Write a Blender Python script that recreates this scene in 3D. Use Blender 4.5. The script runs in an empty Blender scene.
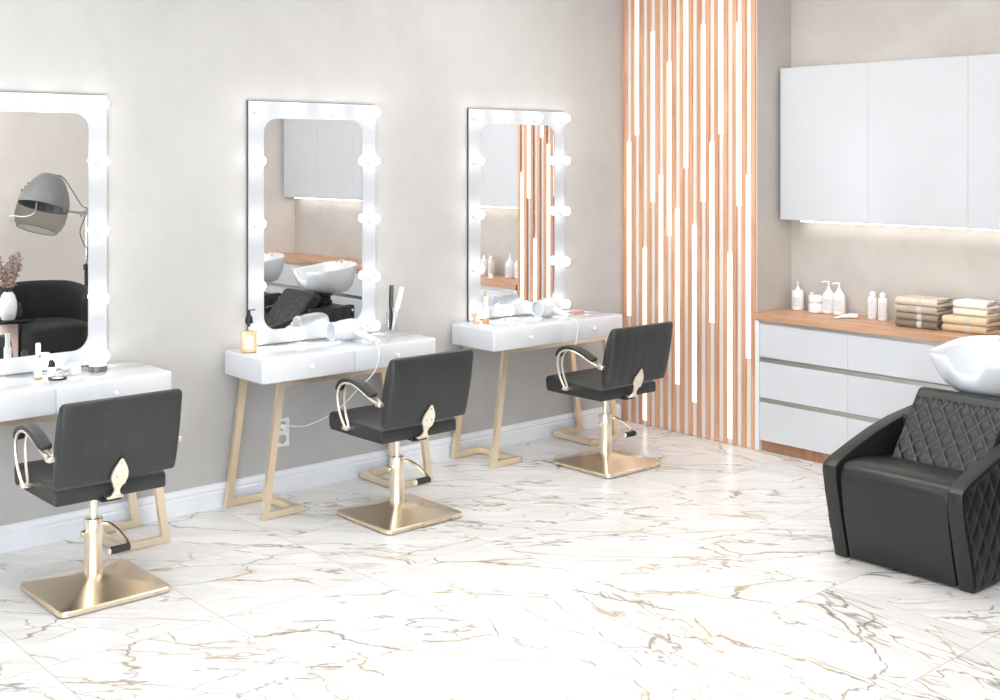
import bpy, bmesh, math, random
from mathutils import Matrix, Vector
random.seed(7)
PI = math.pi
S = bpy.context.scene
COL = S.collection

# ------------------------------------------------------------------ materials
def s2l(c):
    c = c / 255.0
    return c / 12.92 if c <= 0.04045 else ((c + 0.055) / 1.055) ** 2.4
def rgb(r, g, b): return (s2l(r), s2l(g), s2l(b), 1.0)

def newmat(name):
    m = bpy.data.materials.new(name); m.use_nodes = True
    nt = m.node_tree
    for n in list(nt.nodes): nt.nodes.remove(n)
    out = nt.nodes.new('ShaderNodeOutputMaterial')
    return m, nt, out
def N(nt, typ, **kw):
    n = nt.nodes.new(typ)
    for k, v in kw.items():
        if k in n.bl_rna.properties: setattr(n, k, v)
    return n
def math_n(nt, op, a, b=None, clamp=False):
    n = nt.nodes.new('ShaderNodeMath'); n.operation = op; n.use_clamp = clamp
    for i, v in enumerate((a, b)):
        if v is None: continue
        if isinstance(v, (int, float)): n.inputs[i].default_value = v
        else: nt.links.new(v, n.inputs[i])
    return n.outputs[0]
def mix_n(nt, fac, a, b, blend='MIX'):
    n = nt.nodes.new('ShaderNodeMix'); n.data_type = 'RGBA'; n.blend_type = blend
    for sock, v in ((n.inputs[0], fac), (n.inputs[6], a), (n.inputs[7], b)):
        if isinstance(v, (int, float)): sock.default_value = v
        elif isinstance(v, tuple): sock.default_value = v
        else: nt.links.new(v, sock)
    return n.outputs[2]
def bsdf(nt, out, **kw):
    p = nt.nodes.new('ShaderNodeBsdfPrincipled')
    for k, v in kw.items():
        if isinstance(v, (int, float, tuple)): p.inputs[k].default_value = v
        else: nt.links.new(v, p.inputs[k])
    nt.links.new(p.outputs[0], out.inputs[0])
    return p
def coords(nt, scale=(1, 1, 1), kind='Object'):
    tc = nt.nodes.new('ShaderNodeTexCoord'); mp = nt.nodes.new('ShaderNodeMapping')
    mp.inputs['Scale'].default_value = scale
    nt.links.new(tc.outputs[kind], mp.inputs[0]); return mp.outputs[0]
def noise(nt, vec, scale, detail=3, rough=.5, dist=0):
    n = nt.nodes.new('ShaderNodeTexNoise'); n.inputs['Scale'].default_value = scale
    n.inputs['Detail'].default_value = detail; n.inputs['Roughness'].default_value = rough
    n.inputs['Distortion'].default_value = dist
    nt.links.new(vec, n.inputs['Vector']); return n.outputs['Fac']
def ramp(nt, fac, stops):
    r = nt.nodes.new('ShaderNodeValToRGB')
    while len(r.color_ramp.elements) < len(stops): r.color_ramp.elements.new(.5)
    for e, (p, c) in zip(r.color_ramp.elements, stops): e.position = p; e.color = c
    nt.links.new(fac, r.inputs[0]); return r.outputs[0]
def bump(nt, h, strength, dist=.01):
    b = nt.nodes.new('ShaderNodeBump'); b.inputs['Strength'].default_value = strength
    b.inputs['Distance'].default_value = dist
    nt.links.new(h, b.inputs['Height']); return b.outputs[0]

def plain(name, col, rough=.5, metal=0., var=.04, nscale=6., **kw):
    """principled with slight procedural tone variation"""
    m, nt, out = newmat(name)
    v = noise(nt, coords(nt), nscale, 3)
    lo = tuple(c * (1 - var) for c in col[:3]) + (1,); hi = tuple(min(1, c * (1 + var)) for c in col[:3]) + (1,)
    bsdf(nt, out, **{'Base Color': ramp(nt, v, [(.3, lo), (.7, hi)]), 'Roughness': rough, 'Metallic': metal, **kw})
    return m
def emit(name, col, strength):
    m, nt, out = newmat(name)
    e = nt.nodes.new('ShaderNodeEmission'); e.inputs[0].default_value = col; e.inputs[1].default_value = strength
    nt.links.new(e.outputs[0], out.inputs[0]); return m
def plaster(name, a, b, rough=.75):
    m, nt, out = newmat(name)
    v = coords(nt)
    n1 = noise(nt, v, 1.3, 6, .6, .6); n2 = noise(nt, v, 9, 5, .6)
    f = math_n(nt, 'ADD', math_n(nt, 'MULTIPLY', n1, .75), math_n(nt, 'MULTIPLY', n2, .25))
    bsdf(nt, out, **{'Base Color': ramp(nt, f, [(.36, a), (.64, b)]), 'Roughness': rough,
                     'Normal': bump(nt, n2, .05, .004)})
    return m
def wood(name, a, b, c, axis='Z', rough=.45):
    m, nt, out = newmat(name)
    sc = {'X': (1.2, 22, 22), 'Y': (22, 1.2, 22), 'Z': (22, 22, 1.2)}[axis]
    v = coords(nt, sc)
    n1 = noise(nt, v, 1.0, 6, .62, .8); n2 = noise(nt, v, 6.0, 3, .5)
    f = math_n(nt, 'ADD', math_n(nt, 'MULTIPLY', n1, .8), math_n(nt, 'MULTIPLY', n2, .2))
    bsdf(nt, out, **{'Base Color': ramp(nt, f, [(.34, a), (.5, b), (.66, c)]), 'Roughness': rough,
                     'Normal': bump(nt, f, .08, .002)})
    return m
def leather(name, col, rough=.42, stitch=None):
    """grained leather; with stitch: uv is in diamond units and the seam threads run on the diamond edges"""
    m, nt, out = newmat(name)
    v = coords(nt)
    vo = nt.nodes.new('ShaderNodeTexVoronoi'); vo.inputs['Scale'].default_value = 260
    nt.links.new(v, vo.inputs['Vector'])
    n1 = noise(nt, v, 5, 4)
    lo = tuple(c * .85 for c in col[:3]) + (1,); hi = tuple(c * 1.15 for c in col[:3]) + (1,)
    base = ramp(nt, n1, [(.3, lo), (.7, hi)])
    if stitch:
        uv = nt.nodes.new('ShaderNodeUVMap'); sep = nt.nodes.new('ShaderNodeSeparateXYZ')
        nt.links.new(uv.outputs[0], sep.inputs[0])
        ms = []
        for i in (0, 1):
            fr = math_n(nt, 'FRACT', sep.outputs[i])
            d = math_n(nt, 'ABSOLUTE', math_n(nt, 'SUBTRACT', fr, .5))
            ms.append(math_n(nt, 'GREATER_THAN', d, .5 - stitch))
        base = mix_n(nt, math_n(nt, 'MAXIMUM', ms[0], ms[1]), base, rgb(84, 86, 83))
    bsdf(nt, out, **{'Base Color': base, 'Roughness': rough, 'Normal': bump(nt, vo.outputs['Distance'], .12, .001)})
    return m
def brushed(name, col, rough=.28):
    m, nt, out = newmat(name)
    n = noise(nt, coords(nt), 3, 2)
    bsdf(nt, out, **{'Base Color': col, 'Metallic': 1.0,
                     'Roughness': math_n(nt, 'ADD', math_n(nt, 'MULTIPLY', n, .03), rough - .015)})
    return m
def glass(name, col, fac=.12, rough=.03):
    """thin clear pane or vessel: see-through with a sheen"""
    m, nt, out = newmat(name)
    t = nt.nodes.new('ShaderNodeBsdfTransparent'); t.inputs[0].default_value = col
    g = nt.nodes.new('ShaderNodeBsdfGlossy'); g.inputs['Roughness'].default_value = rough
    lw = nt.nodes.new('ShaderNodeLayerWeight'); lw.inputs[0].default_value = .25
    f = math_n(nt, 'MULTIPLY', lw.outputs['Fresnel'], fac * 3, True)
    mx = nt.nodes.new('ShaderNodeMixShader')
    nt.links.new(f, mx.inputs[0]); nt.links.new(t.outputs[0], mx.inputs[1]); nt.links.new(g.outputs[0], mx.inputs[2])
    nt.links.new(mx.outputs[0], out.inputs[0]); return m

TILE, TX, TY = .676, 1.533, 4.113
def marble():
    m, nt, out = newmat('marble_tile')
    tc = nt.nodes.new('ShaderNodeTexCoord'); pos = tc.outputs['Object']
    def vmath(op, a, b=None):
        n = nt.nodes.new('ShaderNodeVectorMath'); n.operation = op
        for i, v in enumerate((a, b)):
            if v is None: continue
            if isinstance(v, tuple): n.inputs[i].default_value = v
            else: nt.links.new(v, n.inputs[i])
        return n.outputs[0]
    rel = vmath('MULTIPLY', vmath('SUBTRACT', pos, (TX, TY, 0)), (1 / TILE, 1 / TILE, 0))
    cell = vmath('FLOOR', rel); fr = vmath('FRACTION', rel)
    wn = nt.nodes.new('ShaderNodeTexWhiteNoise'); wn.noise_dimensions = '3D'
    nt.links.new(vmath('ADD', cell, (3.7, 1.3, .5)), wn.inputs['Vector'])
    # grout: distance to the nearest tile edge
    sp = nt.nodes.new('ShaderNodeSeparateXYZ'); nt.links.new(fr, sp.inputs[0])
    dx = math_n(nt, 'ABSOLUTE', math_n(nt, 'SUBTRACT', sp.outputs[0], .5))
    dy = math_n(nt, 'ABSOLUTE', math_n(nt, 'SUBTRACT', sp.outputs[1], .5))
    grout = math_n(nt, 'GREATER_THAN', math_n(nt, 'MAXIMUM', dx, dy), .5 - .0028)
    # veining direction and offset differ from tile to tile
    rot = nt.nodes.new('ShaderNodeVectorRotate'); rot.rotation_type = 'Z_AXIS'
    nt.links.new(pos, rot.inputs['Vector'])
    flip = math_n(nt, 'GREATER_THAN', wn.outputs['Value'], .72)
    ang = math_n(nt, 'ADD', math_n(nt, 'MULTIPLY', flip, 1.0), .74)
    nt.links.new(ang, rot.inputs['Angle'])
    off = vmath('MULTIPLY', wn.outputs['Color'], (13, 17, 11))
    v = vmath('ADD', vmath('MULTIPLY', rot.outputs[0], (.62, 2.5, 1)), off)
    def warp(vec, sc, amt, det=4):
        n = nt.nodes.new('ShaderNodeTexNoise'); n.inputs['Scale'].default_value = sc; n.inputs['Detail'].default_value = det
        nt.links.new(vec, n.inputs['Vector'])
        return vmath('ADD', vec, vmath('MULTIPLY', vmath('SUBTRACT', n.outputs['Color'], (.5, .5, .5)), (amt, amt, 0)))
    def ridge(vec, sc, w, det=5, ro=.55):
        n = noise(nt, vec, sc, det, ro)
        d = math_n(nt, 'ABSOLUTE', math_n(nt, 'SUBTRACT', n, .5))
        mr = nt.nodes.new('ShaderNodeMapRange'); mr.interpolation_type = 'SMOOTHSTEP'
        mr.inputs['From Min'].default_value = 0; mr.inputs['From Max'].default_value = w
        mr.inputs['To Min'].default_value = 1; mr.inputs['To Max'].default_value = 0
        nt.links.new(d, mr.inputs[0]); return mr.outputs[0]
    def smooth(x, a, b):
        mr = nt.nodes.new('ShaderNodeMapRange'); mr.interpolation_type = 'SMOOTHSTEP'
        mr.inputs['From Min'].default_value = a; mr.inputs['From Max'].default_value = b
        nt.links.new(x, mr.inputs[0]); return mr.outputs[0]
    v1 = warp(v, 1.8, .42, 5)
    vc = warp(vmath('ADD', vmath('MULTIPLY', rot.outputs[0], (.85, 1.9, 1)), off), 1.8, .42, 5)
    vo = nt.nodes.new('ShaderNodeTexVoronoi'); vo.feature = 'DISTANCE_TO_EDGE'; vo.inputs['Scale'].default_value = 1.5
    nt.links.new(warp(vc, 8, .10, 3), vo.inputs['Vector'])
    crack = math_n(nt, 'SUBTRACT', 1, smooth(vo.outputs['Distance'], .0, .013))
    vo2 = nt.nodes.new('ShaderNodeTexVoronoi'); vo2.feature = 'DISTANCE_TO_EDGE'; vo2.inputs['Scale'].default_value = 3.6
    nt.links.new(warp(vc, 9, .08, 3), vo2.inputs['Vector'])
    crack2 = math_n(nt, 'SUBTRACT', 1, smooth(vo2.outputs['Distance'], .0, .018))
    mA = smooth(noise(nt, v, .9, 2), .40, .58)
    mB = smooth(noise(nt, vmath('ADD', v, (9, 4, 0)), 1.2, 2), .55, .68)
    long = math_n(nt, 'MULTIPLY', ridge(v1, 1.1, .009), smooth(noise(nt, vmath('ADD', v, (3, 8, 0)), 1.0, 2), .30, .5))
    gray = math_n(nt, 'MULTIPLY', ridge(warp(v, 1.6, .8), 1.6, .11, 6, .65), .30)
    c1 = math_n(nt, 'MULTIPLY', crack, mA)
    c2 = math_n(nt, 'MULTIPLY', crack2, mB)
    lines = math_n(nt, 'MAXIMUM', math_n(nt, 'MULTIPLY', c1, .85), math_n(nt, 'MAXIMUM', math_n(nt, 'MULTIPLY', c2, .75), math_n(nt, 'MULTIPLY', long, .7)))
    goldm = smooth(noise(nt, vmath('ADD', v, (5, 2, 0)), 2.6, 3), .42, .60)
    veinc = mix_n(nt, goldm, rgb(116, 104, 94), rgb(172, 146, 94))
    # soft tan stain beside the broader cracks
    stain = math_n(nt, 'MULTIPLY', math_n(nt, 'MULTIPLY', math_n(nt, 'SUBTRACT', 1, smooth(vo.outputs['Distance'], .0, .09)), mA),
                   math_n(nt, 'MULTIPLY', smooth(noise(nt, v, 5.5, 4), .5, .68), .55))
    base = mix_n(nt, gray, rgb(241, 239, 237), rgb(196, 193, 190))
    base = mix_n(nt, stain, base, rgb(205, 184, 150))
    base = mix_n(nt, lines, base, veinc)
    base = mix_n(nt, math_n(nt, 'MULTIPLY', grout, .9), base, rgb(192, 188, 185))
    bsdf(nt, out, **{'Base Color': base, 'Roughness': .24, 'Specular IOR Level': .3})
    return m

M = dict(
    marble=marble(),
    wall=plaster('wall_plaster', rgb(178, 176, 174), rgb(189, 187, 185)),
    wall_warm=plaster('wall_plaster_warm', rgb(182, 175, 168), rgb(196, 190, 184)),
    wall_pale=plaster('wall_plaster_pale', rgb(228, 221, 215), rgb(236, 230, 225)),
    ceiling=plain('ceiling_paint', rgb(240, 240, 238), .8),
    trim=plain('trim_paint', rgb(232, 235, 240), .4),
    lacquer=plain('white_lacquer', rgb(217, 219, 223), .10, var=.01, **{'Coat Weight': .4}),
    gloss_door=plain('white_gloss_front', rgb(206, 208, 212), .06, var=.01, **{'Coat Weight': .6}),
    door_matt=plain('white_satin_front', rgb(198, 199, 202), .25, var=.01),
    carcass=plain('white_board', rgb(228, 229, 231), .4, var=.01),
    frame_white=plain('white_frame', rgb(180, 182, 185), .6, var=.01, **{'Specular IOR Level': .2}),
    gold=brushed('champagne_gold', (.88, .74, .56, 1), .26),
    gold_pale=brushed('pale_gold', (.97, .90, .78, 1), .28),
    gold_matt=brushed('satin_gold', (.93, .80, .61, 1), .38),
    chrome=plain('chrome', (.8, .8, .8, 1), .12, 1., .01),
    alu=plain('brushed_aluminium', (.55, .55, .53, 1), .3, 1., .03),
    dark_metal=plain('dark_metal', rgb(92, 92, 90), .4, .6),
    leather=leather('charcoal_leather', rgb(46, 48, 48)),
    wash_leather=leather('dark_grey_leather', rgb(29, 31, 29), .38),
    quilt=leather('quilted_dark_grey_leather', rgb(28, 30, 28), .42, stitch=.018),
    velvet=plain('black_velvet', rgb(15, 16, 16), .8, var=.1, **{'Sheen Weight': .08}),
    rubber=plain('black_rubber', rgb(38, 42, 46), .5),
    black=plain('black_plastic', rgb(22, 22, 22), .35),
    slat=wood('oak_slat', rgb(184, 134, 104), rgb(208, 160, 128), rgb(224, 182, 152)),
    worktop=wood('oak_worktop', rgb(178, 134, 104), rgb(198, 154, 122), rgb(212, 172, 142), 'Y'),
    plinth=wood('oak_plinth', rgb(138, 98, 72), rgb(158, 116, 88), rgb(174, 132, 102), 'Z'),
    backing=plain('pale_backing_board', rgb(226, 220, 214), .7),
    ceramic=plain('white_ceramic', rgb(224, 227, 231), .08, var=.005, **{'Coat Weight': .5}),
    plastic=plain('white_plastic', rgb(238, 239, 242), .22, var=.01),
    bottle=plain('white_bottle_plastic', rgb(240, 239, 238), .3, var=.01),
    amber_label=plain('cream_label', rgb(240, 222, 200), .5, var=.01),
    socket=plain('grey_socket', rgb(206, 206, 208), .6, var=.02),
    dryer=plain('dryer_shell', rgb(216, 218, 221), .3, var=.01),
    label=plain('pale_label', rgb(222, 221, 222), .5, var=.01),
    print=plain('grey_print', rgb(196, 194, 196), .6),
    cord=plain('white_cord', rgb(236, 234, 232), .4),
    amber=plain('amber_liquid', rgb(250, 214, 168), .12, var=.03, **{'Coat Weight': .5, 'Transmission Weight': .25}),
    amber_dark=plain('amber_base', rgb(206, 160, 104), .2, .2),
    grey_tin=plain('grey_tin', rgb(120, 118, 116), .35, .5),
    rose=plain('rose_handle', rgb(214, 150, 138), .3),
    steel=plain('steel', (.7, .7, .7, 1), .2, 1.),
    hood=plain('grey_hood_shell', rgb(124, 126, 126), .4),
    blush=plain('blush_drum', rgb(216, 192, 184), .6),
    twig=plain('brown_twig', rgb(92, 70, 60), .8),
    blossom=plain('dusty_blossom', rgb(170, 148, 140), .8, var=.25, nscale=40),
    vase=plain('matt_white_vase', rgb(238, 236, 240), .5, var=.01),
    clear=glass('clear_glass', (.97, .98, .98, 1)),
    smoke=glass('smoked_visor', (.66, .65, .63, 1), .06, .05),
    dark_glass=glass('dark_glass_top', (.12, .12, .12, 1), .15),
    pane=glass('window_pane', (.96, .98, 1, 1), .05),
    bulb=emit('bulb_glow', (1, .995, .98, 1), 12.5),
    led=emit('led_glow', (1, .98, .95, 1), 1.9),
    led_strip=emit('led_strip_glow', (1, .96, .89, 1), 11),
    panel=emit('ceiling_fill_glow', (1, .985, .965, 1), 6.0),  # emitter for the added fill panels on the ceiling
)
def towel_mat(name, c):
    m, nt, out = newmat(name)
    v = coords(nt); n = noise(nt, v, 420, 2); n2 = noise(nt, v, 12, 3)
    lo = tuple(x * .9 for x in c[:3]) + (1,)
    bsdf(nt, out, **{'Base Color': ramp(nt, n2, [(.3, lo), (.7, c)]), 'Roughness': .95, 'Sheen Weight': .2,
                     'Normal': bump(nt, n, .5, .002)})
    return m
mir, nt_, out_ = newmat('mirror_silver')
bsdf(nt_, out_, **{'Base Color': (.93, .94, .94, 1), 'Metallic': 1.0, 'Roughness': 0.0})
M['mirror'] = mir

# ------------------------------------------------------------------ geometry helpers
def bm_(): return bmesh.new()
def box(bm, x0, x1, y0, y1, z0, z1, bev=0, seg=2, mat=None):
    r = bmesh.ops.create_cube(bm, size=1)
    vs = r['verts']
    bmesh.ops.scale(bm, vec=(x1 - x0, y1 - y0, z1 - z0), verts=vs)
    bmesh.ops.translate(bm, vec=((x0 + x1) / 2, (y0 + y1) / 2, (z0 + z1) / 2), verts=vs)
    if bev:
        es = list({e for v in vs for e in v.link_edges})
        r = bmesh.ops.bevel(bm, geom=es, offset=bev, segments=seg, profile=.5, affect='EDGES')
        vs = list({v for f in r['faces'] for v in f.verts} | {v for v in vs if v.is_valid})
    if mat is not None: bmesh.ops.transform(bm, matrix=mat, verts=vs)
    return bm
def rings(bm, rs, cap0=True, cap1=True, close=True, loop=False):
    """loft through lists of points (same length)"""
    V = [[bm.verts.new(p) for p in r] for r in rs]
    n = len(V[0]); L = len(V)
    for i in range(L if loop else L - 1):
        a, b = V[i], V[(i + 1) % L]
        for j in range(n if close else n - 1):
            k = (j + 1) % n
            bm.faces.new((a[j], a[k], b[k], b[j]))
    if not loop:
        if cap0: bm.faces.new(list(reversed(V[0])))
        if cap1: bm.faces.new(V[-1])
    return V
def lathe(bm, prof, n=24, mat=None, cap0=True, cap1=True):
    rs = [[Vector((r * math.cos(2 * PI * j / n), r * math.sin(2 * PI * j / n), z)) for j in range(n)] for r, z in prof]
    if mat is not None: rs = [[mat @ p for p in r] for r in rs]
    rings(bm, rs, cap0, cap1); return bm
def cyl(bm, p, q, r, n=16, r2=None, bev=0):
    p, q = Vector(p), Vector(q); d = q - p
    m = Matrix.Translation(p) @ d.to_track_quat('Z', 'Y').to_matrix().to_4x4()
    L = d.length; r2 = r if r2 is None else r2
    prof = [(r, 0), (r2, L)] if not bev else [(r - bev, 0), (r, bev), (r2, L - bev), (r2 - bev, L)]
    return lathe(bm, prof, n, m)
def spline(pts, k=8):
    P = [Vector(p) for p in pts]; out = []
    for i in range(len(P) - 1):
        a = P[max(i - 1, 0)]; b = P[i]; c = P[i + 1]; d = P[min(i + 2, len(P) - 1)]
        for j in range(k):
            t = j / k
            out.append(.5 * ((2 * b) + (c - a) * t + (2 * a - 5 * b + 4 * c - d) * t * t + (3 * b - a - 3 * c + d) * t ** 3))
    out.append(P[-1]); return out
def tube(bm, pts, r, n=8, sx=1., sy=1., up=None):
    """sweep an ellipse (or constant up-frame) along pts; r may be a list"""
    P = [Vector(p) for p in pts]; rs = []
    prev = Vector(up) if up else None
    for i, p in enumerate(P):
        t = (P[min(i + 1, len(P) - 1)] - P[max(i - 1, 0)]).normalized()
        if prev is None:
            prev = Vector((0, 0, 1)) if abs(t.z) < .9 else Vector((1, 0, 0))
        u = prev - t * prev.dot(t)
        if u.length < 1e-6: u = t.orthogonal()
        u.normalize(); w = t.cross(u)
        if not up: prev = u
        rr = r[i] if isinstance(r, (list, tuple)) else r
        rs.append([p + u * (math.cos(2 * PI * j / n) * rr * sx) + w * (math.sin(2 * PI * j / n) * rr * sy) for j in range(n)])
    rings(bm, rs); return bm
def prism(bm, poly, lo, hi, axis='Y', bev=0, seg=2):
    """extrude a 2d polygon: axis Y -> poly in XZ; axis X -> poly in YZ; axis Z -> poly in XY"""
    def P(a, b, h):
        return {'Y': (a, h, b), 'X': (h, a, b), 'Z': (a, b, h)}[axis]
    A = [bm.verts.new(P(a, b, lo)) for a, b in poly]; B = [bm.verts.new(P(a, b, hi)) for a, b in poly]
    n = len(poly); fs = []
    f0 = bm.faces.new(A); f1 = bm.faces.new(list(reversed(B)))
    for i in range(n):
        fs.append(bm.faces.new((A[i], B[i], B[(i + 1) % n], A[(i + 1) % n])))
    bmesh.ops.recalc_face_normals(bm, faces=[f0, f1] + fs)
    if bev:
        es = list(f0.edges) + list(f1.edges)
        bmesh.ops.bevel(bm, geom=es, offset=bev, segments=seg, profile=.5, affect='EDGES')
    return bm
def sphere(bm, c, r, n=12, sc=(1, 1, 1)):
    prof = [(max(1e-4, r * math.sin(PI * i / n)), -r * math.cos(PI * i / n)) for i in range(n + 1)]
    m = Matrix.Translation(c) @ Matrix.Diagonal((sc[0], sc[1], sc[2], 1))
    return lathe(bm, prof, max(10, n), m)
def obj(name, bm, mat, parent=None, sharp=40, loc=None):
    bmesh.ops.recalc_face_normals(bm, faces=bm.faces)
    me = bpy.data.meshes.new(name); bm.to_mesh(me); bm.free()
    me.polygons.foreach_set('use_smooth', [True] * len(me.polygons))
    me.set_sharp_from_angle(angle=math.radians(sharp))
    o = bpy.data.objects.new(name, me); COL.objects.link(o)
    me.materials.append(M[mat] if isinstance(mat, str) else mat)
    if parent: o.parent = parent
    if loc: o.location = loc
    return o
def tag(o, label, cat, group=None, kind=None):
    o['label'] = label; o['category'] = cat
    if group: o['group'] = group
    if kind: o['kind'] = kind
    return o
def thing(name, label, cat, loc=(0, 0, 0), rz=0, group=None):
    o = bpy.data.objects.new(name, None); COL.objects.link(o)
    o.empty_display_size = .05; o.location = loc; o.rotation_euler = (0, 0, rz)
    return tag(o, label, cat, group)
def struct(name, bm, mat):
    o = obj(name, bm, mat, sharp=30); o['kind'] = 'structure'; return o
def dup(root, loc, label, rz=None):
    def cp(o, par):
        c = o.copy(); COL.objects.link(c)
        if par: c.parent = par
        for ch in list(o.children): cp(ch, c)
        return c
    r = cp(root, None); r.location = loc; r['label'] = label
    if rz is not None: r.rotation_euler = (0, 0, rz)
    return r

# ------------------------------------------------------------------ room
WALL, SLX, ALX, RETY, ENDY, CEIL = 5.444, 5.902, 6.25, 4.363, .70, 3.15
LX, FY = -3.4, -3.2
b = bm_(); box(b, LX - .1, 6.4, FY - .1, 5.6, -.06, 0); struct('floor', b, 'marble')
b = bm_(); box(b, LX - .1, 6.4, FY - .1, 5.6, CEIL, CEIL + .08); struct('ceiling', b, 'ceiling')
b = bm_(); box(b, LX - .1, 6.4, WALL, 5.6, 0, CEIL); struct('wall_back', b, 'wall')
b = bm_(); box(b, SLX, 6.4, RETY, WALL, 0, CEIL); struct('wall_right', b, 'wall_warm')
b = bm_(); box(b, ALX, 6.4, ENDY, RETY, 0, CEIL); struct('wall_alcove', b, 'wall_warm')
b = bm_(); box(b, 5.80, 6.4, -.47, ENDY, 0, CEIL); struct('wall_pier', b, 'wall_pale')
b = bm_(); box(b, 2.3, 5.80, -.47, -.35, 0, CEIL); struct('wall_front', b, 'wall_pale')
b = bm_(); box(b, 2.3, 2.42, FY, -.47, 0, CEIL); struct('wall_side', b, 'wall')
# left wall with a wide window, rear wall with another
def window_wall(name, wname, idx, axis, fixed, lo, hi, w0, w1, z0, z1):
    b = bm_()
    def bx(a0, a1, c0, c1):
        if axis == 'X': box(b, fixed - .1, fixed, a0, a1, c0, c1)
        else: box(b, a0, a1, fixed - .1, fixed, c0, c1)
    bx(lo, w0, 0, CEIL); bx(w1, hi, 0, CEIL); bx(w0, w1, 0, z0); bx(w0, w1, z1, CEIL)
    struct(name, b, 'wall')
    b = bm_(); n = 3
    def fr(a0, a1, c0, c1, bmx, t0=.07, t1=.03):
        if axis == 'X': box(bmx, fixed - t0, fixed - t1, a0, a1, c0, c1)
        else: box(bmx, a0, a1, fixed - t0, fixed - t1, c0, c1)
    for k in range(n + 1):
        a = w0 + (w1 - w0 - .06) * k / n; fr(a, a + .06, z0, z1, b)
    fr(w0, w1, z0, z0 + .06, b); fr(w0, w1, z1 - .06, z1, b)
    o = struct(wname, b, 'trim')
    b = bm_(); fr(w0 + .06, w1 - .06, z0 + .06, z1 - .06, b, .052, .048)
    obj('pane', b, 'pane', o)
window_wall('wall_left', 'window_1', 1, 'X', LX, FY - .1, WALL, -2.6, 2.6, .25, 2.85)
window_wall('wall_rear', 'window_2', 2, 'Y', FY, LX, 2.3, -2.9, 1.7, .25, 2.85)

# baseboard with a stepped moulding
b = bm_()
prof = [(WALL, 0), (WALL - .017, 0), (WALL - .017, .074), (WALL - .013, .080), (WALL - .013, .086), (WALL - .016, .090),
        (WALL - .012, .104), (WALL - .006, .110), (WALL - .005, .116), (WALL, .118)]
prism(b, prof, LX, SLX - .05, 'X'); struct('baseboard_back', b, 'trim')

# ------------------------------------------------------------------ slat screen with light strips
PIT = .0693
sl = thing('slat_screen', 'tall screen of vertical oak slats with glowing strips in its gaps, covering the end wall', 'slat screen', (SLX, 4.90, 0))
b = bm_(); box(b, -.004, -.0002, 4.362 - 4.90, WALL - .002 - 4.90, .002, CEIL - .002); obj('backing_board', b, 'backing', sl)
for j in range(-1, 16):
    y = 5.4203 - PIT * j - 4.90; ya = y - .0150; yb = y + .0150
    if j < 0: ya, yb = 5.430 - 4.90, WALL - .001 - 4.90      # ripped narrow where it meets the corner
    b = bm_(); box(b, -.020, -.004, ya, yb, .002, CEIL - .002, .0015, 1); obj('slat', b, 'slat', sl)
strips = {1: (.705, 1.859), 2: (1.905, 3.05), 3: (.032, 1.164), 4: (1.467, 2.578), 5: (.546, 1.644), 6: (1.253, 2.368), 7: (.308, 1.429),
          8: (1.69, 2.8), 9: (.214, 1.332), 10: (1.479, 2.589), 11: (.73, 1.852), 12: (1.901, 3.05), 13: (.034, 1.172), 14: (1.461, 2.58), 15: (.542, 1.65)}
for k, (z0, z1) in strips.items():
    y = 5.4549 - PIT * k - 4.90
    b = bm_(); box(b, -.016, -.004, y - .0188, y + .0188, z0, z1, .003, 2); obj('light_strip', b, 'led', sl)

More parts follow.
